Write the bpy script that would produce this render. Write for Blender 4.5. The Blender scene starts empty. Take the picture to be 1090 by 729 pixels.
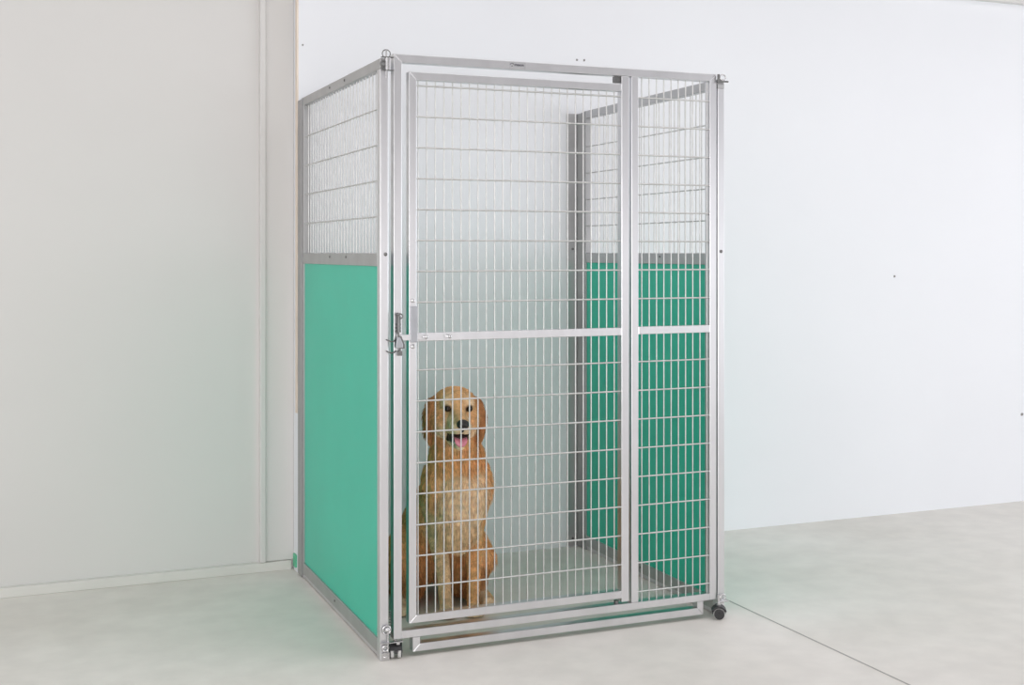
import bpy, bmesh, math, random
import numpy as np
from mathutils import Vector, Matrix, noise
random.seed(7)
PI = math.pi
C = bpy.context.scene.collection
sc = bpy.context.scene

# ------------------------------------------------------------ materials
def new_mat(name):
    m = bpy.data.materials.new(name); m.use_nodes = True
    nt = m.node_tree; b = nt.nodes['Principled BSDF']
    return m, nt, b

def noise_mix(nt, b, c1, c2, scale, detail=4, sock='Base Color', vec=None, stretch=None, lo=.3, hi=.7):
    tc = nt.nodes.new('ShaderNodeTexCoord'); mp = nt.nodes.new('ShaderNodeMapping')
    if stretch: mp.inputs['Scale'].default_value = stretch
    n = nt.nodes.new('ShaderNodeTexNoise'); n.inputs['Scale'].default_value = scale; n.inputs['Detail'].default_value = detail
    r = nt.nodes.new('ShaderNodeValToRGB')
    r.color_ramp.elements[0].position = lo; r.color_ramp.elements[1].position = hi
    r.color_ramp.elements[0].color = (*c1, 1); r.color_ramp.elements[1].color = (*c2, 1)
    nt.links.new(tc.outputs['Object'], mp.inputs['Vector']); nt.links.new(mp.outputs['Vector'], n.inputs['Vector'])
    nt.links.new(n.outputs['Fac'], r.inputs['Fac'])
    if sock: nt.links.new(r.outputs['Color'], b.inputs[sock])
    return n, r

def plain(name, col, rough=.5, metal=0.0, var=.06, scale=20, spec=.5, stretch=None):
    m, nt, b = new_mat(name)
    b.inputs['Roughness'].default_value = rough; b.inputs['Metallic'].default_value = metal
    b.inputs['Specular IOR Level'].default_value = spec
    c1 = tuple(c*(1-var) for c in col); c2 = tuple(min(1, c*(1+var)) for c in col)
    noise_mix(nt, b, c1, c2, scale, stretch=stretch)
    return m

M_wall = plain('white wall paint', (.82, .835, .87), .55, var=.015, scale=1.2)
M_wall2 = plain('off white wall board', (.68, .67, .655), .6, var=.02, scale=1.0)
M_ceil = plain('darkened ceiling', (.25, .25, .25), .8, var=.02, scale=1)  # dark grey, lowered so the top rails reflect less light
M_base = plain('cream painted skirting', (.68, .67, .64), .5, var=.03, scale=6)
M_wood = plain('raw wood edge', (.80, .70, .60), .7, var=.1, scale=12, stretch=(8, 8, 1))
M_tape = plain('green tape', (.10, .48, .28), .45, var=.05)
M_green = plain('green plastic sheet', (.026, .53, .365), .32, var=.04, scale=2.5, spec=.38)
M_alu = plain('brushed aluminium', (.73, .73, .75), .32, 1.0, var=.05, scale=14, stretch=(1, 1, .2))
M_wire = plain('galvanised wire', (.65, .65, .64), .38, .8, var=.08, scale=40)
M_steel = plain('polished steel', (.66, .66, .67), .2, 1.0, var=.1, scale=60)
M_dsteel = plain('dark steel', (.20, .20, .20), .35, .9, var=.15, scale=60)
M_plate = plain('zinc plate', (.46, .47, .50), .38, 1.0, var=.05, scale=30)
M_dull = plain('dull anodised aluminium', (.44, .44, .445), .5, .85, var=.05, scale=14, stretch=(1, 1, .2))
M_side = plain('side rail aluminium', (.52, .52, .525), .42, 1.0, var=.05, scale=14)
M_black = plain('black rubber', (.025, .025, .027), .45, var=.2)
M_tread = plain('pale wheel tread', (.60, .60, .59), .4, var=.06)
M_ink = plain('dark grey print', (.10, .10, .12), .5, var=.05)
M_label = plain('silver label', (.55, .55, .57), .35, .7, var=.03)
M_hole = plain('dark filler mark', (.27, .26, .255), .8)

def floor_mat():
    m, nt, b = new_mat('polished concrete')
    n, r = noise_mix(nt, b, (.685, .66, .615), (.785, .765, .725), 1.1, 6, stretch=(1, 1.6, 1), lo=.3, hi=.72)
    n2, r2 = noise_mix(nt, b, (.97, .97, .97), (1.05, 1.05, 1.05), 9, 8, sock=None, lo=.35, hi=.65)
    mx = nt.nodes.new('ShaderNodeMix'); mx.data_type = 'RGBA'; mx.blend_type = 'MULTIPLY'; mx.inputs[0].default_value = 1
    nt.links.new(r.outputs['Color'], mx.inputs[6]); nt.links.new(r2.outputs['Color'], mx.inputs[7])
    nt.links.new(mx.outputs[2], b.inputs['Base Color'])
    b.inputs['Roughness'].default_value = .38
    rr = nt.nodes.new('ShaderNodeMapRange'); rr.inputs['To Min'].default_value = .46; rr.inputs['To Max'].default_value = .62; b.inputs['Specular IOR Level'].default_value = .3
    nt.links.new(n2.outputs['Fac'], rr.inputs['Value']); nt.links.new(rr.outputs['Result'], b.inputs['Roughness'])
    return m
M_floor = floor_mat()
M_joint = plain('dark joint filler', (.38, .37, .35), .8)

# ------------------------------------------------------------ mesh helpers
def box(bm, x0, x1, y0, y1, z0, z1):
    vs = [bm.verts.new(p) for p in ((x0,y0,z0),(x1,y0,z0),(x1,y1,z0),(x0,y1,z0),(x0,y0,z1),(x1,y0,z1),(x1,y1,z1),(x0,y1,z1))]
    fs = [(0,3,2,1),(4,5,6,7),(0,1,5,4),(1,2,6,5),(2,3,7,6),(3,0,4,7)]
    return [bm.faces.new([vs[i] for i in f]) for f in fs]

def prism(bm, poly, a0, a1, axis):
    """extrude a 2D polygon along an axis; poly is in the two other axes in order"""
    def mk(p, a):
        if axis == 'y': return (p[0], a, p[1])
        if axis == 'x': return (a, p[0], p[1])
        return (p[0], p[1], a)
    A = [bm.verts.new(mk(p, a0)) for p in poly]; B = [bm.verts.new(mk(p, a1)) for p in poly]
    bm.faces.new(A); bm.faces.new(B[::-1]); n = len(poly)
    for i in range(n): bm.faces.new((A[i], B[i], B[(i+1) % n], A[(i+1) % n]))

def tube(bm, pts, r, seg=8, closed=False, cap=True):
    pts = [Vector(p) for p in pts]; n = len(pts); rings = []
    prev = None
    for i, p in enumerate(pts):
        if closed: t = pts[(i+1) % n] - pts[(i-1) % n]
        else: t = (pts[min(i+1, n-1)] - pts[max(i-1, 0)])
        t.normalize()
        if prev is None:
            a = Vector((0, 0, 1)) if abs(t.z) < .9 else Vector((1, 0, 0))
            u = t.cross(a).normalized()
        else:
            u = (prev - t*prev.dot(t)).normalized()
        prev = u; v = t.cross(u)
        rr = r[i] if isinstance(r, (list, tuple)) else r
        rings.append([bm.verts.new(p + (u*math.cos(2*PI*k/seg) + v*math.sin(2*PI*k/seg))*rr) for k in range(seg)])
    m = n if closed else n-1
    for i in range(m):
        a, b = rings[i], rings[(i+1) % n]
        for k in range(seg):
            bm.faces.new((a[k], a[(k+1) % seg], b[(k+1) % seg], b[k]))
    if cap and not closed:
        bm.faces.new(rings[0][::-1]); bm.faces.new(rings[-1])

def cyl(bm, p0, p1, r, seg=16): tube(bm, [p0, p1], r, seg)

def torus(bm, c, R, r, u, v, seg=24, ts=8):
    c = Vector(c); u = Vector(u).normalized(); v = Vector(v).normalized()
    tube(bm, [c + u*R*math.cos(2*PI*k/seg) + v*R*math.sin(2*PI*k/seg) for k in range(seg)], r, ts, closed=True)

def ball(bm, c, r, sub=2, scale=(1, 1, 1), rot=None):
    mt = Matrix.Translation(c) @ (rot.to_4x4() if rot else Matrix()) @ Matrix.Diagonal((*[r*s for s in scale], 1))
    bmesh.ops.create_icosphere(bm, subdivisions=sub, radius=1, matrix=mt)

def obj(name, bm, mat, parent=None, bevel=0, smooth=False, angle=None):
    bmesh.ops.recalc_face_normals(bm, faces=bm.faces)
    me = bpy.data.meshes.new(name); bm.to_mesh(me); bm.free()
    o = bpy.data.objects.new(name, me); C.objects.link(o)
    me.materials.append(mat)
    if parent: o.parent = parent
    if bevel:
        b = o.modifiers.new('Bevel', 'BEVEL'); b.width = bevel; b.segments = 2; b.limit_method = 'ANGLE'; b.angle_limit = .6
        b.harden_normals = False
    if smooth:
        for p in me.polygons: p.use_smooth = True
        if angle:
            me.update()
            bm2 = bmesh.new(); bm2.from_mesh(me)
            for e in bm2.edges:
                if len(e.link_faces) == 2 and e.calc_face_angle(0) > angle: e.smooth = False
            bm2.to_mesh(me); bm2.free()
    return o

def empty(name, loc=(0, 0, 0), rz=0, parent=None):
    o = bpy.data.objects.new(name, None); C.objects.link(o); o.location = loc; o.rotation_euler = (0, 0, rz)
    o.empty_display_size = .1
    if parent: o.parent = parent
    return o
def tag(o, label, cat, group=None, kind=None):
    o['label'] = label; o['category'] = cat
    if group: o['group'] = group
    if kind: o['kind'] = kind
    return o
def struct(name, bm, mat, bevel=0, parent=None):
    o = obj(name, bm, mat, parent, bevel)
    if parent is None: o['kind'] = 'structure'
    return o

# ------------------------------------------------------------ room
YW = 1.107          # right hand (nearer) wall face
YL = 1.185          # recessed left wall face
XL, XR, YF, ZC = -5.5, 7.0, -9.0, 3.1
bm = bmesh.new(); box(bm, XL-.2, XR+.2, YF, YL+.4, -.1, 0); struct('floor', bm, M_floor)
bm = bmesh.new(); box(bm, 0.0, XR, YW, YL+.3, 0, ZC); struct('wall_right', bm, M_wall)
def poly_wall():
    bm = bmesh.new()
    prism(bm, [(XL, YL-.008), (0.0, YL+.022), (0.0, YL+.3), (XL, YL+.3)], 0, ZC, 'z'); return bm
struct('wall_left', poly_wall(), M_wall2)
bm = bmesh.new(); box(bm, XL-.2, XR+.2, YF-.2, YF, 2.15, ZC); struct('added_lintel', bm, M_ceil)     # unseen dark lintel, added to grey the reflections in the top rails
bm = bmesh.new(); 
box(bm, XL-.2, XR+.2, .30, YL+.4, ZC, ZC+.15)     # slab over the kennel; the gap in front is added to let light in
box(bm, XL-.2, XR+.2, YF-1.5, -3.2, ZC, ZC+.15); struct('ceiling', bm, M_ceil)  # unseen slab, added as a dark reflection for the top rails
# skirting of the left wall
bm = bmesh.new(); prism(bm, [(XL, YL-.030), (-.012, YL-.006), (-.012, YL+.05), (XL, YL+.02)], 0, .036, 'z')
struct('baseboard_left', bm, M_base, bevel=.002)
# narrow lapped board beside the corner, with its vertical joint strip
bm = bmesh.new(); box(bm, -.128, -.0, YL+.004, YL+.03, .037, ZC); struct('trim_1', bm, M_wall2, bevel=.003)
bm = bmesh.new(); box(bm, -.134, -.112, YL-.010, YL+.03, .037, ZC); struct('trim_2', bm, M_wall2, bevel=.004)
# raw wooden edge on the end of the nearer wall, and the white post below it
bm = bmesh.new(); box(bm, -.006, 0.0, YW+.001, YW+.028, .62, ZC); struct('trim_3', bm, M_wood)
# high beam along the right wall
bm = bmesh.new(); box(bm, 1.0, XR, YW-.035, YW+.0, 2.475, 2.62); struct('trim_4', bm, M_wall2)
# contraction joint in the concrete
bm = bmesh.new(); prism(bm, [(1.3205, YW), (1.3255, YW), (1.442, YF+.5), (1.436, YF+.5)], .0002, .0012, 'z'); struct('trim_5', bm, M_joint)
# green tape on the end of the wall
bm = bmesh.new(); box(bm, -.0075, -.0002, 1.132, 1.170, .018, .066)
tag(obj('tape_piece', bm, M_tape), 'small green tape scrap low on the wall end left of the kennel', 'tape')
# marks on the right wall
def mark(x, z, r, label):
    bm = bmesh.new()
    pts = [(x + r*math.cos(a)*random.uniform(.7, 1.2), z + r*math.sin(a)*random.uniform(.7, 1.2)) for a in [k*2*PI/9 for k in range(9)]]
    prism(bm, pts, YW-.002, YW+.002, 'y')
    return tag(obj('wall_anchor', bm, M_hole), label, 'screw')
mark(2.858, 1.128, .006, 'dark chipped screw hole alone in the middle of the bare right wall')
mark(3.648, .433, .009, 'dark chipped wall plug at the right edge of the photo, low on the wall')
mark(1.190, 2.056, .005, 'left one of two small wall screws just above the kennel top rail')
mark(1.225, 2.057, .005, 'right one of two small wall screws just above the kennel top rail')
mark(.016, 2.044, .004, 'tiny wall screw beside the raw wooden wall edge')

# ------------------------------------------------------------ kennel
K = empty('dog_kennel', (.6, .5, 0)); K.location = (0, 0, 0)
tag(K, 'tall aluminium dog kennel with green side panels and wire mesh door', 'kennel')
T = .032
def mitre_frame(x0, x1, z0, z1, w, y0, y1, sides='LTRB'):
    """rectangular frame of mitred tube in the XZ plane; w may be dict"""
    bm = bmesh.new()
    xi0, xi1, zi0, zi1 = x0+w, x1-w, z0+w, z1-w
    if 'T' in sides: prism(bm, [(x0, z1), (x1, z1), (xi1, zi1), (xi0, zi1)], y0, y1, 'y')
    if 'B' in sides: prism(bm, [(x0, z0), (xi0, zi0), (xi1, zi0), (x1, z0)], y0, y1, 'y')
    if 'L' in sides: prism(bm, [(x0, z0), (x0, z1), (xi0, zi1 if 'T' in sides else z1), (xi0, zi0)], y0, y1, 'y')
    if 'R' in sides: prism(bm, [(x1, z0), (xi1, zi0), (xi1, zi1 if 'T' in sides else z1), (x1, z1)], y0, y1, 'y')
    return bm

D = 1.060
SP = []
def side_panel(x0, x1, mesh_y, name_lab):
    S = empty('side_panel', (0, 0, 0), parent=K); S['label'] = name_lab
    H = 1.832
    for (a, b) in ((0, T), (D-T, D)):
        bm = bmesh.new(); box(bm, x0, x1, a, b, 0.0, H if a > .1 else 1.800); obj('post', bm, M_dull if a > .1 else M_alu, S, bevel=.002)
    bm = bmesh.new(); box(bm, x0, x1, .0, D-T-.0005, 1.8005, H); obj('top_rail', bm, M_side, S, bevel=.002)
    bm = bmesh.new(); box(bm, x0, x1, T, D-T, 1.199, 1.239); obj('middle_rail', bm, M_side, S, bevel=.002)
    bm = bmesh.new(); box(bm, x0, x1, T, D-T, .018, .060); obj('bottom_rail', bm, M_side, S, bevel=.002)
    bm = bmesh.new(); box(bm, x0+.004, x1-.004, T, D-T, .003, .0175); obj('floor_channel', bm, M_alu, S, bevel=.001)
    bm = bmesh.new(); xm = (x0+x1)/2; xs = x0 + .008 if x0 < .5 else x0+.008
    box(bm, x0+.006, x1-.006, T-.004, D-T+.004, .056, 1.2025); obj('green_sheet', bm, M_green, S)
    bm = bmesh.new()
    n = 0; y = T + .018
    while y < D-T-.006:
        cyl(bm, (xm, y, 1.236), (xm, y, 1.806), .0022, 8); y += .038
    for k in range(1, 5):
        z = 1.241 + .1105*k
        cyl(bm, (xm-.004, T-.004, z), (xm-.004, D-T+.004, z), .0024, 8)
    obj('wire_mesh', bm, M_wire, S, smooth=True, angle=.9)
    sgn = -1 if x0 < .5 else 1
    xo = x0 if sgn < 0 else x1
    for y, z in ((.62, 1.818), (.42, 1.818), (.62, 1.226), (.40, 1.226), (.55, .04)):
        bm = bmesh.new(); cyl(bm, (x0-.0022, y, z), (x1+.0022, y, z), .004, 10); obj('rivet', bm, M_dsteel, S)
    # wall channel at the back
    bm = bmesh.new()
    box(bm, x0-.002, x1+.002, D+.0008, D+.006, 0.004, 1.828)
    box(bm, x0-.004, x0, D-.014, YW-.001, 0.004, 1.826); box(bm, x1, x1+.004, D-.014, YW-.001, .004, 1.826)
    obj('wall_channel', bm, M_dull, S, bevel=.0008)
    if sgn > 0:
        bm = bmesh.new(); box(bm, x0-.052, x0-.0045, YW-.006, YW-.001, .004, 1.826); obj('wall_flange', bm, M_side, S, bevel=.0008)
    if sgn > 0:
        for z in (1.256, .035):
            bm = bmesh.new(); cyl(bm, (x0-.026, YW-.010, z), (x0-.026, YW-.004, z), .005, 12); obj('screw', bm, M_dsteel, S)
    return S
SL = side_panel(.001, .028, 0, 'left side panel with a green lower sheet')
SR = side_panel(1.1935, 1.2205, 0, 'right side panel with a green lower sheet')
# front screws of the posts
for x, z in ((.0185, 1.236), (1.207, 1.245)):
    bm = bmesh.new(); ball(bm, (x, -.0005, z), .006, 2, (1, .5, 1)); obj('bolt_head', bm, M_dsteel, K, smooth=True)

# front frame
FX0, FX1, FZ0, FZ1, FW = .044, 1.188, .060, 1.8486, .026
F = empty('front_frame', (0, 0, 0), parent=K)
Y0, Y1 = -.001, .031
bm = bmesh.new(); prism(bm, [(FX0, FZ1), (FX1, FZ1), (FX1-FW, FZ1-FW), (FX0+FW, FZ1-FW)], Y0, Y1, 'y'); obj('top_rail', bm, M_alu, F, bevel=.0016)
bm = bmesh.new(); prism(bm, [(FX0, FZ0), (FX0, FZ1), (FX0+FW, FZ1-FW), (FX0+FW, FZ0)], Y0, Y1, 'y'); obj('post', bm, M_alu, F, bevel=.0016)
bm = bmesh.new(); prism(bm, [(FX1, FZ0), (FX1-FW, FZ0), (FX1-FW, FZ1-FW), (FX1, FZ1)], Y0, Y1, 'y'); obj('post', bm, M_alu, F, bevel=.0016)
bm = bmesh.new(); box(bm, FX0+FW, FX1-FW, Y0, Y1, FZ0, FZ0+.024); obj('bottom_rail', bm, M_alu, F, bevel=.0016)
bm = bmesh.new(); box(bm, .862, .888, Y0, Y1, FZ0+.024, FZ1-FW); obj('post', bm, M_alu, F, bevel=.0016)
bm = bmesh.new(); box(bm, .888, FX1-FW, Y0, Y1-.004, .970, .995); obj('middle_rail', bm, M_alu, F, bevel=.0016)
# toe guard hung below
bm = bmesh.new(); x0, x1, z0, z1, w = .105, 1.137, .015, .0598, .024
prism(bm, [(x0, z0), (x0, z1), (x0+w, z1), (x0+w, z0+w)], Y0, Y1, 'y')
prism(bm, [(x1, z0), (x1-w, z0+w), (x1-w, z1), (x1, z1)], Y0, Y1, 'y')
prism(bm, [(x0, z0), (x0+w, z0+w), (x1-w, z0+w), (x1, z0)], Y0, Y1, 'y')
obj('toe_guard', bm, M_alu, F, bevel=.0014)
HZ = [1.755-.0953*k for k in range(8)] + [.879-.0953*k for k in range(9)]
def mesh_panel(x0, x1, xs, z0, z1, hz, y, parent):
    bm = bmesh.new()
    for x in xs: cyl(bm, (x, y, z0-.004), (x, y, z1+.004), .0022, 8)
    for z in hz:
        if z0 < z < z1: cyl(bm, (x0-.004, y-.0042, z), (x1+.004, y-.0042, z), .0027, 8)
    return obj('wire_mesh', bm, M_wire, parent, smooth=True, angle=.9)
mesh_panel(.888, FX1-FW, [.906+.0279*k for k in range(10)], FZ0+.024, FZ1-FW, HZ, .010, F)
# small printed badge on the top rail
bm = bmesh.new(); box(bm, .424, .481, Y0-.0006, Y0+.001, 1.8255, 1.8462); badge = obj('badge', bm, M_label, F)
bm = bmesh.new()
yb = Y0-.0011
arc = [(.4345+.006*math.cos(a), yb, 1.8365+.005*math.sin(a)) for a in [math.radians(t) for t in range(20, 200, 20)]]
tube(bm, arc, .0009, 6); ball(bm, (.4345, yb, 1.8325), .0018, 1)
obj('emblem', bm, M_ink, badge)
cu = bpy.data.curves.new('lettering', 'FONT'); cu.body = 'mason'; cu.size = .0125; cu.extrude = .0003; cu.offset = .0003
tmp = bpy.data.objects.new('lettering', cu); C.objects.link(tmp)
bpy.context.view_layer.update()
me = bpy.data.meshes.new_from_object(tmp.evaluated_get(bpy.context.evaluated_depsgraph_get()))
bpy.data.objects.remove(tmp)
lt = bpy.data.objects.new('lettering', me); C.objects.link(lt); me.materials.clear(); me.materials.append(M_ink)
lt.parent = badge; lt.location = (.4425, Y0-.0010, 1.8335); lt.rotation_euler = (PI/2, 0, 0)

# door
DX0, DX1, DZ0, DZ1, W = .092, .851, .104, 1.796, .0245
DR = empty('door', (0, 0, 0), parent=K); DR['label'] = 'wire mesh door with a middle rail'
y0, y1 = -.004, .026
bm = bmesh.new(); prism(bm, [(DX0, DZ1), (DX1-.0005, DZ1), (DX1-W-.002, DZ1-W), (DX0+W, DZ1-W)][:2] + [(DX1-W, DZ1), (DX1-W, DZ1-W), (DX0+W, DZ1-W)][0:0] + [(DX1-W, DZ1-W), (DX0+W, DZ1-W)], y0, y1, 'y')
bm.free(); bm = bmesh.new(); prism(bm, [(DX0, DZ1), (DX1-W-.003, DZ1), (DX1-W-.003, DZ1-W), (DX0+W, DZ1-W)], y0, y1, 'y'); obj('top_rail', bm, M_alu, DR, bevel=.0016)
bm = bmesh.new(); prism(bm, [(DX0, DZ0), (DX0+W, DZ0+W), (DX1-W-.003, DZ0+W), (DX1-W-.003, DZ0)], y0, y1, 'y'); obj('bottom_rail', bm, M_alu, DR, bevel=.0016)
bm = bmesh.new(); prism(bm, [(DX0, DZ0), (DX0, DZ1), (DX0+W, DZ1-W), (DX0+W, DZ0+W)], y0, y1, 'y'); obj('stile', bm, M_alu, DR, bevel=.0016)
bm = bmesh.new(); box(bm, DX1-W-.003, DX1, y0, y1, .091, 1.8215); obj('stile', bm, M_alu, DR, bevel=.0016)
bm = bmesh.new(); box(bm, DX0+W, DX1-W-.003, y0+.001, y1-.006, .9685, .9935); obj('middle_rail', bm, M_alu, DR, bevel=.0016)
mesh_panel(DX0+W, DX1-W-.003, [.1255+.02825*k for k in range(25)], DZ0+W, DZ1-W, HZ, .010, DR)
# pivots of the door at the hinge stile
for z0, z1 in ((1.8000, 1.8226), (.0838, .095)):
    bm = bmesh.new(); cyl(bm, (.812, .012, z0), (.812, .012, z1), .008, 14)
    box(bm, .803, .8225, .002, .022, z0+.001, z1-.002) if z0 > 1 else None
    obj('pivot', bm, M_dsteel, DR, bevel=.0005)
for z in (1.705, 1.60, .19):
    bm = bmesh.new(); cyl(bm, (.850, .010, z), (.8535, .010, z), .0045, 10); obj('rivet', bm, M_dsteel, DR)
# latch on the door: slide cover plate, sliding bar, knobs
L = empty('latch', (0, 0, 0), parent=DR)
bm = bmesh.new(); box(bm, .0955, .1165, -.0125, -.0045, .966, 1.076); obj('cover_plate', bm, M_plate, L, bevel=.0015)
bm = bmesh.new(); box(bm, .064, .150, -.0095, -.0045, .9720, .9900) ; obj('slide_bar', bm, M_alu, L, bevel=.0015)
for x in (.142, .2185):
    bm = bmesh.new(); cyl(bm, (x, -.003, .982), (x, -.022, .982), .0050, 14); ball(bm, (x, -.022, .982), .0066, 2, (1, .6, 1)); obj('knob', bm, M_steel, L, smooth=True, angle=.8)
for z, d in ((1.094, 1), (.953, 1)):
    bm = bmesh.new(); ball(bm, (.1045, -.0045, z), .0075, 2, (1, .45, 1))
    box(bm, .098, .111, -.009, -.0075, z-.001, z+.001)
    bmesh.ops.rotate(bm, verts=bm.verts, cent=(.1045, -.006, z), matrix=Matrix.Rotation(math.radians(40), 3, 'Y'))
    obj('screw', bm, M_steel, L)

# latch keeper on the front frame post
LK = empty('latch_keeper', (0, 0, 0), parent=F)
bm = bmesh.new(); cyl(bm, (.0555, -.012, .999), (.0555, -.012, 1.050), .0042, 12); cyl(bm, (.060, -.010, 1.004), (.060, -.010, 1.046), .0035, 10)
ball(bm, (.0545, -.012, 1.052), .006, 2); obj('spring_bolt', bm, M_dsteel, LK, smooth=True, angle=.8)
bm = bmesh.new(); torus(bm, (.0605, -.014, 1.047), .0075, .0020, (1, 0, 0), (0, 0, 1)); obj('ring', bm, M_dsteel, LK, smooth=True)
for z in (1.022, 1.011, 1.001):
    bm = bmesh.new(); box(bm, .0475, .0655, -.0085, -.001, z-.003, z+.003); obj('guide', bm, M_dsteel, LK, bevel=.001)
bm = bmesh.new()
prism(bm, [(.050, .984), (.058, .984), (.0675, .962), (.0675, .951), (.0455, .951), (.0455, .962)], -.022, -.012, 'y')
obj('gravity_latch', bm, M_plate, LK, bevel=.0015)
bm = bmesh.new()
prism(bm, [(.060, .986), (.066, .986), (.0765, .960), (.0765, .948), (.058, .948)], -.012, -.003, 'y')
obj('latch_bracket', bm, M_dsteel, LK, bevel=.0012)
bm = bmesh.new(); box(bm, .0525, .0565, -.018, -.011, .984, .998); cyl(bm, (.0545, -.013, .996), (.0545, -.002, .996), .004, 10); obj('hanger', bm, M_dsteel, LK)
bm = bmesh.new(); box(bm, .0520, .0685, -.0135, -.001, .9265, .9410); cyl(bm, (.0625, -.010, .939), (.0625, -.010, .950), .003, 8); obj('stop_block', bm, M_dsteel, LK, bevel=.0015)

for z in (.972, .937):
    bm = bmesh.new(); tube(bm, [(.020, -.003, z+.004), (.026, -.006, z+.002), (.034, -.008, z-.002), (.044, -.004, z-.001), (.050, -.003, z+.004)], .0020, 8)
    obj('staple', bm, M_dsteel, LK, smooth=True)
# hinge joints between side panels and front frame (thing > part > sub-part)
def hinge(name, x, z, up, ring_at, big=1.0):
    H = empty('corner_hinge', (0, 0, 0), parent=K)
    bm = bmesh.new(); cyl(bm, (x+.012, -.010, z-.022), (x+.012, -.010, z+.016), .0085, 18); obj('barrel', bm, M_steel, H, smooth=True, angle=.8)
    bm = bmesh.new(); box(bm, x-.008, x+.030, -.016, -.0015, z-.0235, z-.0205); obj('bracket', bm, M_dsteel, H, bevel=.0008); bm = bmesh.new(); box(bm, x-.008, x+.030, -.016, -.0015, z+.016, z+.019); obj('bracket', bm, M_dsteel, H, bevel=.0008)
    bm = bmesh.new(); torus(bm, (x-.002, -.010, z-.003), .0082, .0030, (1, 0, 0), (0, 0, 1)); obj('eye_bolt', bm, M_dsteel, H, smooth=True)
    bm = bmesh.new(); cyl(bm, (x+.006, -.013, z-.045), (x+.006, -.013, z+.040), .0026, 10); obj('hinge_pin', bm, M_steel, H, smooth=True, angle=.8)
    if ring_at is not None:
        bm = bmesh.new(); torus(bm, (x+.006, -.013, z+ring_at), .0125, .0016, (1, 0, 0), (0, 0, 1), 28); obj('pull_ring', bm, M_dsteel, H, smooth=True)
    return H
hinge('top', .011, 1.817, 1, .027)
# lower left joint
H = empty('corner_hinge', (0, 0, 0), parent=K)
bm = bmesh.new(); torus(bm, (.020, -.006, .094), .0125, .0026, (1, 0, 0), (0, 0, 1)); obj('pull_ring', bm, M_steel, H, smooth=True)
bm = bmesh.new(); ball(bm, (.022, -.008, .094), .0085, 2, (1, .7, 1)); cyl(bm, (.024, -.006, .028), (.024, -.006, .094), .0032, 10); obj('hinge_pin', bm, M_steel, H, smooth=True, angle=.8)
bm = bmesh.new(); box(bm, .000, .070, -.014, -.0015, .0535, .0565); obj('bracket', bm, M_steel, H, bevel=.0008)
bm = bmesh.new(); torus(bm, (.016, -.006, .038), .0085, .0032, (1, 0, 0), (0, 0, 1)); obj('eye_bolt', bm, M_steel, H, smooth=True)
bm = bmesh.new(); cyl(bm, (.056, -.006, .046), (.056, -.006, .056), .006, 6); obj('nut', bm, M_steel, H)
bm = bmesh.new(); box(bm, .006, .030, -.004, -.0005, .0005, .024)
cyl(bm, (.016, -.003, .010), (.016, -.006, .010), .0042, 6); obj('foot_plate', bm, M_steel, H, bevel=.0008)
# chain-like spring in the gap
bm = bmesh.new()
pts = [(.036+.0035*math.cos(t*.9), .008+.0035*math.sin(t*.9), .07+t*.0011) for t in range(0, 70)]
tube(bm, pts, .0011, 6); obj('spring', bm, M_dsteel, H, smooth=True)
# right joints
for zz, top in ((1.833, True), (.064, False)):
    H = empty('corner_hinge', (0, 0, 0), parent=K)
    bm = bmesh.new(); cyl(bm, (1.192, -.008, zz-.014), (1.192, -.008, zz+.014), .0048, 14); obj('barrel', bm, M_dsteel if top else M_steel, H, smooth=True, angle=.8)
    bm = bmesh.new(); torus(bm, (1.209, -.008, zz+.003), .0105, .0024, (1, 0, 0), (0, 0, 1)); obj('pull_ring', bm, M_steel, H, smooth=True)
    bm = bmesh.new(); cyl(bm, (1.190, -.011, zz-.010), (1.228, -.011, zz-.010), .0030, 10); obj('hinge_pin', bm, M_dsteel if top else M_steel, H, smooth=True, angle=.8)
    bm = bmesh.new(); box(bm, 1.180, 1.214, -.006, -.0015, zz-.019, zz-.015); obj('bracket', bm, M_steel, H, bevel=.0006)

# casters: twin wheels
def caster(x, y, rot, rw, hood=True):
    A = empty('caster', (x, y, 0), rot, parent=K)
    for s in (-1, 1):
        bm = bmesh.new(); cyl(bm, (s*.0055, 0, rw), (s*.0165, 0, rw), rw, 28); w_ = obj('wheel', bm, M_tread, A, bevel=.003, smooth=True, angle=.8)
        bm = bmesh.new(); cyl(bm, (s*.0163, 0, rw), (s*.0185, 0, rw), rw*.90, 24); cyl(bm, (s*.018, 0, rw), (s*.0205, 0, rw), rw*.3, 16); obj('hub', bm, M_black, w_, smooth=True, angle=.8)
    bm = bmesh.new()
    arc = [(rw*1.16*math.cos(a), rw + rw*1.16*math.sin(a)) for a in [math.radians(t) for t in range(-10, 191, 15)]]
    arc2 = [(rw*.2*math.cos(a), rw + rw*.2*math.sin(a)) for a in [math.radians(t) for t in range(190, -11, -25)]]
    prism(bm, arc+arc2, -.0045, .0045, 'x')
    # hood over the wheels
    o = [(rw*1.38*math.cos(a), rw+rw*1.38*math.sin(a)) for a in [math.radians(t) for t in range(20, 161, 14)]]
    i_ = [(rw*1.06*math.cos(a), rw+rw*1.06*math.sin(a)) for a in [math.radians(t) for t in range(160, 19, -14)]]
    prism(bm, o+i_, -.019, .019, 'x')
    obj('housing', bm, M_black, A, bevel=.001, smooth=True, angle=.8)
    bm = bmesh.new(); cyl(bm, (0, 0, rw*2.2), (0, 0, rw*2.2+.012), .006, 12); obj('stem', bm, M_steel, A, smooth=True, angle=.8)
    return A
caster(.054, .012, math.radians(-14), .0205)
caster(1.186, -.020, math.radians(62), .0195)

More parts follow.
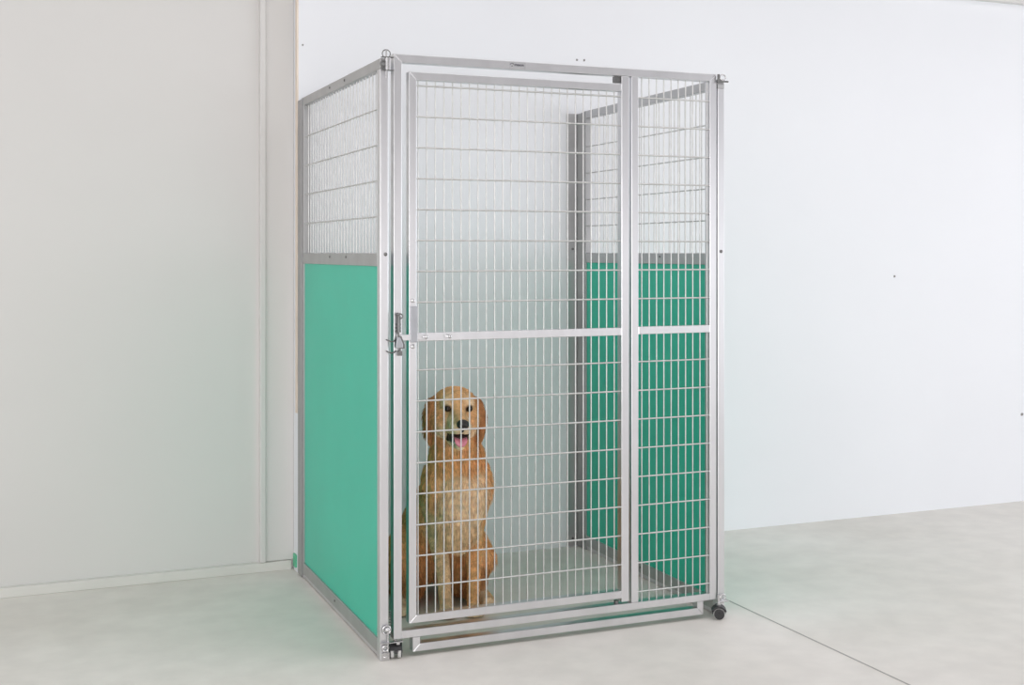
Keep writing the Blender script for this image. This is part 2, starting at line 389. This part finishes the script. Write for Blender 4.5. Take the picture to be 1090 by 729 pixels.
# ------------------------------------------------------------ golden retriever, sitting behind the door
GOLD = (.88, .47, .20); LIGHT = (.98, .75, .50); DEEP = (.55, .24, .095); BELLY = (.88, .62, .36); RIM = (.045, .028, .02); FACE = (.88, .50, .23)
balls_ = []      # centre, radii, rotation-less scale, colour, hair length, comb vector
def sph(c, r, col, hl, comb=(0, 0, -1), sc_=(1, 1, 1), M=None):
    c = Vector(c); comb = Vector(comb)
    if M is not None: c = M @ c; comb = M.to_3x3() @ comb
    balls_.append((c, r, sc_, col, hl, comb.normalized(), M))
def chain(pts, col, hl, comb=(0, 0, -1), sc_=(1, 1, 1), M=None, step=.4):
    for a, b in zip(pts[:-1], pts[1:]):
        d = (Vector(a[:3])-Vector(b[:3])).length; n = max(2, int(d/(step*min(a[3], b[3])))+1)
        for i in range(n):
            t = i/n; sph([a[k]*(1-t)+b[k]*t for k in range(3)], a[3]*(1-t)+b[3]*t, col, hl, comb, sc_, M)
    sph(pts[-1][:3], pts[-1][3], col, hl, comb, sc_, M)
hx = -.045
# trunk
chain([(0, .10, .42, .104), (hx*.5, .22, .30, .128), (hx, .34, .18, .140)], GOLD, .030, (0, .3, -1))
sph((.012, .058, .40), 1, LIGHT, .045, (0, -.05, -1), (.096, .092, .125))
sph((0, .050, .31), 1, BELLY, .042, (0, 0, -1), (.080, .075, .090))
for s in (-1, 1): sph((s*.068, .085, .43), 1, GOLD, .030, (0, .1, -1), (.056, .074, .105))
chain([(0, .085, .50, .100), (-.008, .060, .57, .088), (-.018, .055, .66, .076)], GOLD, .032, (0, 0, -1))
# fore legs
for s in (-1, 1):
    chain([(s*.070, .095, .38, .052), (s*.064, .100, .27, .037), (s*.052, .040, .14, .0235), (s*.048, .030, .055, .0215), (s*.047, .020, .028, .022)], GOLD if s > 0 else BELLY, .008, (0, .5, -1))
    chain([(s*.072, .128, .29, .022), (s*.056, .070, .15, .010)], LIGHT, .026, (0, .9, -.6))
    sph((s*.047, -.002, .021), 1, LIGHT, .006, (0, -1, -.3), (.030, .040, .021))
    for k in (-1.5, -.5, .5, 1.5): sph((s*.047+k*.0135, -.034+abs(k)*.005, .0150), .0125, LIGHT, .005, (0, -1, -.3))
# hind quarters
for s in (-1, 1):
    sph((hx+s*.100, .265, .135), 1, GOLD, .030, (0, -.2, -1), (.072, .135, .140))
    sph((hx+s*.118, .20, .080), 1, DEEP, .026, (0, -.2, -1), (.058, .110, .078))
    chain([(hx+s*.115, .20, .19, .070), (hx+s*.135, .125, .165, .054)], GOLD, .026, (0, 0, -1))
    chain([(hx+s*.135, .120, .150, .045), (hx+s*.140, .190, .070, .036), (hx+s*.140, .230, .042, .034)], DEEP, .020, (0, 0, -1))
    chain([(hx+s*.142, .220, .030, .028), (hx+s*.150, .110, .028, .027), (hx+s*.152, .060, .024, .0245)], LIGHT, .008, (0, -1, -.2))
    for k in (-1.5, -.5, .5, 1.5): sph((hx+s*.152+k*.0135, .030+abs(k)*.005, .0150), .0125, LIGHT, .005, (0, -1, -.3))
chain([(hx, .44, .08, .040), (hx-.10, .52, .045, .034), (hx-.22, .53, .038, .026), (hx-.30, .50, .035, .016)], GOLD, .035, (-1, .1, -.2))
# head, local frame: origin in the middle of the skull, face towards -y
HM = Matrix.Translation((-.020, .005, .712)) @ Matrix.Rotation(math.radians(0), 4, 'Z') @ Matrix.Rotation(math.radians(2), 4, 'Y')
sph((0, .01, .006), 1, GOLD, .009, (0, .7, .0), (.079, .082, .067), HM)
sph((0, -.035, .022), 1, FACE, .006, (0, 1, .6), (.056, .045, .044), HM)
for s in (-1, 1):
    sph((s*.034, -.055, .022), .024, LIGHT, .004, (0, .6, 1), M=HM)
    sph((s*.052, -.025, -.035), 1, FACE, .012, (0, .5, -1), (.034, .042, .040), HM)
    sph((s*.040, -.030, -.068), 1, LIGHT, .012, (0, .4, -1), (.032, .040, .030), HM)
    chain([(s*.012, -.075, -.036, .026), (s*.016, -.125, -.050, .0235), (s*.013, -.142, -.052, .020)], LIGHT, .004, (s*.4, .6, -.8), M=HM)
    chain([(s*.026, -.085, -.060, .019), (s*.024, -.120, -.066, .014)], FACE, .004, (s*.3, .5, -1), M=HM)
    # ear leather: starts high on the skull, hangs beside the cheek
    chain([(s*.058, .012, .022, .024), (s*.084, .000, .005, .030), (s*.095, -.006, -.035, .034), (s*.094, -.010, -.075, .031), (s*.086, -.012, -.105, .020)], DEEP, .020, (0, -.05, -1), (.42, .8, 1), HM)
chain([(0, -.055, -.004, .030), (0, -.090, -.020, .0245), (0, -.140, -.030, .0205), (0, -.150, -.034, .018)], FACE, .003, (0, 1, .2), M=HM)
chain([(0, -.030, -.090, .036), (0, -.080, -.106, .022), (0, -.118, -.112, .0155)], LIGHT, .006, (0, .5, -1), M=HM)
chain([(0, .02, -.09, .055), (0, .035, -.05, .06)], GOLD, .026, (0, 0, -1), M=HM)

DOG = empty('dog', (.385, .335, 0), math.radians(-10))
tag(DOG, 'golden retriever dog sitting upright behind the wire door with its tongue out', 'dog')
bm = bmesh.new()
for c, r, s_, col, hl, cb, M in balls_:
    rot = M.to_3x3() if M is not None else None
    ball(bm, c, r, 3 if r*max(s_) > .05 else 2, s_, rot)
me = bpy.data.meshes.new('tmp'); bm.to_mesh(me); bm.free()
tmp = bpy.data.objects.new('tmp', me); C.objects.link(tmp)
rm = tmp.modifiers.new('r', 'REMESH'); rm.mode = 'VOXEL'; rm.voxel_size = .0052; rm.use_smooth_shade = True
sm = tmp.modifiers.new('s', 'SMOOTH'); sm.factor = .5; sm.iterations = 5
bpy.context.view_layer.update()
bme = bpy.data.meshes.new_from_object(tmp.evaluated_get(bpy.context.evaluated_depsgraph_get()))
bpy.data.objects.remove(tmp)
body = bpy.data.objects.new('body', bme); C.objects.link(body); body.parent = DOG
for p in bme.polygons: p.use_smooth = True
nv = len(bme.vertices)
co_ = np.empty(nv*3); bme.vertices.foreach_get('co', co_); co_ = co_.reshape(-1, 3)
def field(P):
    acc = np.zeros((len(P), 8)); wsum = np.zeros(len(P))
    for c, r, s_, col, hl, cb, M in balls_:
        q = P - np.array(c)
        if M is not None: q = q @ np.array(M.to_3x3())
        sv = np.array(s_)*r
        d = (np.sqrt(((q/sv)**2).sum(1)) - 1)*sv.min()
        w_ = np.exp(-np.clip(d, -.004, 1)/.0065)
        wsum += w_; acc[:, :3] += w_[:, None]*np.array(col); acc[:, 3] += w_*hl; acc[:, 4:7] += w_[:, None]*np.array(cb)
    acc /= wsum[:, None]; return acc
fv = field(co_)
ca = bme.color_attributes.new('coat', 'FLOAT_COLOR', 'POINT')
# darker skin around the eyes, the lips and the ear openings
EYES = [HM @ Vector((s*.038, -.0735, .004)) for s in (-1, 1)]
buf = np.ones((nv, 4)); buf[:, :3] = fv[:, :3]*.8
lip = np.array(HM.to_3x3())
hl_ = (co_ - np.array(HM.translation)) @ np.array(HM.to_3x3())
for e in EYES:
    d = np.sqrt(((co_-np.array(e))**2).sum(1)); k = np.clip((.0175-d)/.006, 0, 1)[:, None]; buf[:, :3] = buf[:, :3]*(1-k)+np.array(RIM)*k
inner = (np.abs(hl_[:, 0]) < .036) & (hl_[:, 1] < -.035) & (hl_[:, 1] > -.15) & (hl_[:, 2] < -.070) & (hl_[:, 2] > -.106)
buf[inner, :3] = np.array(RIM)
ca.data.foreach_set('color', buf.ravel())

def coat_mat(name, rough):
    m, nt, b = new_mat(name); a = nt.nodes.new('ShaderNodeVertexColor'); a.layer_name = 'coat'
    n = nt.nodes.new('ShaderNodeTexNoise'); n.inputs['Scale'].default_value = 55; n.inputs['Detail'].default_value = 5
    tc = nt.nodes.new('ShaderNodeTexCoord'); nt.links.new(tc.outputs['Object'], n.inputs['Vector'])
    mr = nt.nodes.new('ShaderNodeMapRange'); mr.inputs['From Min'].default_value = .3; mr.inputs['From Max'].default_value = .7
    mr.inputs['To Min'].default_value = .72; mr.inputs['To Max'].default_value = 1.2
    nt.links.new(n.outputs['Fac'], mr.inputs['Value'])
    mx = nt.nodes.new('ShaderNodeMix'); mx.data_type = 'RGBA'; mx.blend_type = 'MULTIPLY'; mx.inputs[0].default_value = 1
    nt.links.new(a.outputs['Color'], mx.inputs[6]); nt.links.new(mr.outputs['Result'], mx.inputs[7])
    nt.links.new(mx.outputs[2], b.inputs['Base Color']); b.inputs['Roughness'].default_value = rough
    b.inputs['Specular IOR Level'].default_value = .25; return m
M_coat = coat_mat('golden coat', .75); M_fur = coat_mat('golden fur', .6)
bme.materials.clear(); bme.materials.append(M_coat)

# fur: thin tapering locks of hair rooted on the body
rng = np.random.default_rng(5)
NF = 90000
bme.calc_loop_triangles(); nt_ = len(bme.loop_triangles)
tri = np.empty(nt_*3, dtype=np.int64); bme.loop_triangles.foreach_get('vertices', tri); tri = tri.reshape(-1, 3)
A_, B_, C_ = co_[tri[:, 0]], co_[tri[:, 1]], co_[tri[:, 2]]
nrm = np.cross(B_-A_, C_-A_); ar = np.linalg.norm(nrm, axis=1); nrm /= ar[:, None]+1e-12
tl = fv[tri[:, 0], 3]
wt = ar*(1+ (tl < .012)*2.2); pick = rng.choice(nt_, NF, p=wt/wt.sum())
u_, v_ = rng.random(NF), rng.random(NF); fl = u_+v_ > 1; u_[fl] = 1-u_[fl]; v_[fl] = 1-v_[fl]
root = A_[pick] + (B_[pick]-A_[pick])*u_[:, None] + (C_[pick]-A_[pick])*v_[:, None]
N_ = nrm[pick]; V0 = tri[pick, 0]; hl = fv[V0, 3]; comb = fv[V0, 4:7]; col = fv[V0, :3]
comb = comb/np.linalg.norm(comb, axis=1)[:, None]
comb = comb - N_*(comb*N_).sum(1)[:, None]; comb /= np.linalg.norm(comb, axis=1)[:, None]+1e-9
# wave the locks with a low frequency swirl
wv = np.array([[noise.noise(Vector(p)*16), noise.noise(Vector(p)*16+Vector((9, 3, 1))), 0] for p in root[:, :]])*.75
keep = np.ones(NF, bool)
hr = (root - np.array(HM.translation)) @ np.array(HM.to_3x3())
for e in EYES: keep &= np.linalg.norm(root-np.array(e), axis=1) > .0145
keep &= ~((np.abs(hr[:, 0]) < .036) & (hr[:, 1] < -.035) & (hr[:, 2] < -.070) & (hr[:, 2] > -.108))
keep &= ~((np.abs(hr[:, 0]) < .020) & (hr[:, 1] < -.155) & (hr[:, 2] > -.056))
keep &= root[:, 2] > .006
L_ = hl*rng.uniform(.6, 1.25, NF)
side = np.cross(N_, comb) + rng.normal(0, .45, (NF, 3)); side -= comb*(side*comb).sum(1)[:, None]; side /= np.linalg.norm(side, axis=1)[:, None]
dirv = comb + wv + N_*.30 + rng.normal(0, .12, (NF, 3)); dirv /= np.linalg.norm(dirv, axis=1)[:, None]
dir2 = comb + wv + N_*.02 + rng.normal(0, .15, (NF, 3)) + np.array([0, 0, -.35])*(hl > .015)[:, None]; dir2 /= np.linalg.norm(dir2, axis=1)[:, None]
W_ = np.where(hl > .015, .0012, .0008)[:, None]
root = root - N_*.001
p0a = root - side*W_; p0b = root + side*W_
m_ = root + dirv*(L_*.5)[:, None]; p1a = m_ - side*W_*.8; p1b = m_ + side*W_*.8
tip = m_ + dir2*(L_*.5)[:, None]
for arr in (m_, tip, p1a, p1b): arr[:, 2] = np.maximum(arr[:, 2], .0015)
col = col*(rng.uniform(.86, 1.14, NF)[:, None])
ids = np.where(keep)[0]; n = len(ids)
V = np.stack([p0a, p0b, p1b, p1a, tip], 1)[ids].reshape(-1, 3)
base = (np.arange(n)*5)[:, None]
loops = np.concatenate([base+np.array([0, 1, 2, 3]), base+np.array([3, 2, 4])], 1).ravel()
fme = bpy.data.meshes.new('fur')
fme.vertices.add(n*5); fme.vertices.foreach_set('co', V.ravel())
fme.loops.add(n*7); fme.loops.foreach_set('vertex_index', loops)
fme.polygons.add(n*2); ls = (np.arange(n)*7)[:, None]+np.array([0, 4]); fme.polygons.foreach_set('loop_start', ls.ravel())
fme.update(calc_edges=True)
fc = fme.color_attributes.new('coat', 'FLOAT_COLOR', 'POINT'); cc = np.ones((n, 5, 4)); cc[:, :, :3] = col[ids][:, None, :]
cc[:, 4, :3] *= 1.12; fc.data.foreach_set('color', cc.ravel())
fme.polygons.foreach_set('use_smooth', [True]*(n*2))
fme.materials.append(M_fur)
fur = bpy.data.objects.new('fur', fme); C.objects.link(fur); fur.parent = DOG; fur['kind'] = 'stuff'

M_nose = plain('wet black nose', (.022, .020, .020), .28, var=.2, scale=200)
M_eye = plain('dark brown eye', (.022, .011, .006), .06, var=.1)
M_tongue = plain('pink tongue', (.75, .25, .33), .35, var=.06, scale=90)
M_mouth = plain('dark mouth lining', (.05, .022, .02), .5)
M_tooth = plain('ivory teeth', (.85, .80, .68), .3)
def hobj(name, bm, mat, parent=DOG):
    bmesh.ops.transform(bm, matrix=HM, verts=bm.verts); return obj(name, bm, mat, parent, smooth=True)
for s in (-1, 1):
    bm = bmesh.new(); ball(bm, (s*.0375, -.0702, .005), .0106, 3); hobj('eye', bm, M_eye)
bm = bmesh.new()
ball(bm, (0, -.162, -.033), 1, 3, (.0205, .012, .0150)); ball(bm, (0, -.160, -.048), 1, 3, (.006, .009, .014))
for s in (-1, 1): ball(bm, (s*.0105, -.164, -.037), 1, 3, (.0095, .010, .0110))
hobj('nose', bm, M_nose)
bm = bmesh.new(); ball(bm, (0, -.086, -.087), 1, 3, (.034, .043, .024)); hobj('mouth', bm, M_mouth)
bm = bmesh.new()
prof = [(-.050, -.084), (-.085, -.084), (-.112, -.085), (-.130, -.088), (-.139, -.095), (-.142, -.104), (-.141, -.113)]
g = []
for i, (y, z) in enumerate(prof):
    wd = [.018, .020, .0215, .0225, .0225, .020, .013][i]; row = []
    for k in range(9):
        t = (k-4)/4; row.append(bm.verts.new((wd*t, y+.003*abs(t)**2*(i > 3), z + .004*t*t - .002*(1-min(1, abs(t)*3)))))
    g.append(row)
for i in range(len(g)-1):
    for k in range(8): bm.faces.new((g[i][k], g[i][k+1], g[i+1][k+1], g[i+1][k]))
to = hobj('tongue', bm, M_tongue); so = to.modifiers.new('Solid', 'SOLIDIFY'); so.thickness = .005; so.offset = 0
ss = to.modifiers.new('Sub', 'SUBSURF'); ss.levels = 1; ss.render_levels = 1
for s in (-1, 1):
    bm = bmesh.new(); r0 = bmesh.ops.create_cone(bm, segments=10, radius1=.0032, radius2=.0006, depth=.012, cap_ends=True, matrix=Matrix.Translation((s*.0165, -.118, -.098)))
    hobj('tooth', bm, M_tooth)

# ------------------------------------------------------------ light
w = bpy.data.worlds.new('daylight'); sc.world = w; w.use_nodes = True
bg = w.node_tree.nodes['Background']; bg.inputs['Color'].default_value = (1.0, .972, .985, 1); bg.inputs['Strength'].default_value = .93
def area(name, loc, target, sx, sy, power, col):
    l = bpy.data.lights.new(name, 'AREA'); l.shape = 'RECTANGLE'; l.size = sx; l.size_y = sy; l.energy = power; l.color = col
    o = bpy.data.objects.new(name, l); C.objects.link(o); o.location = loc
    o.rotation_euler = (Vector(target)-Vector(loc)).to_track_quat('-Z', 'Y').to_euler(); return o
area('window_daylight', (6.7, -3.7, 1.10), (1.4, .6, .25), 3.2, 2.0, 38, (.82, .91, 1.0))
area('front_fill', (-2.2, -8.6, 1.2), (.4, .6, .7), 4.0, 2.0, 112, (1.0, .985, .97))  # added fill lamp out of view, brightens the kennel interior

# ------------------------------------------------------------ camera
cam = bpy.data.cameras.new('camera'); co = bpy.data.objects.new('camera', cam); C.objects.link(co)
co.location = (-1.065, -3.6256, 1.2418); co.rotation_euler = (PI/2, 0, -.3923)
cam.sensor_fit = 'HORIZONTAL'; cam.sensor_width = 36; cam.lens = 36*1316.4415/1090
cam.shift_x = 0; cam.shift_y = -(364.5-268.5384)/1090
cam.clip_start = .05; cam.clip_end = 100
sc.camera = co
sc.view_settings.view_transform = 'Standard'; sc.view_settings.look = 'None'
sc.view_settings.exposure = .46; sc.view_settings.gamma = 1; sc.view_settings.use_curve_mapping = False
sc.cycles.use_denoising = True
sc.cycles.max_bounces = 10; sc.cycles.diffuse_bounces = 6; sc.cycles.glossy_bounces = 5
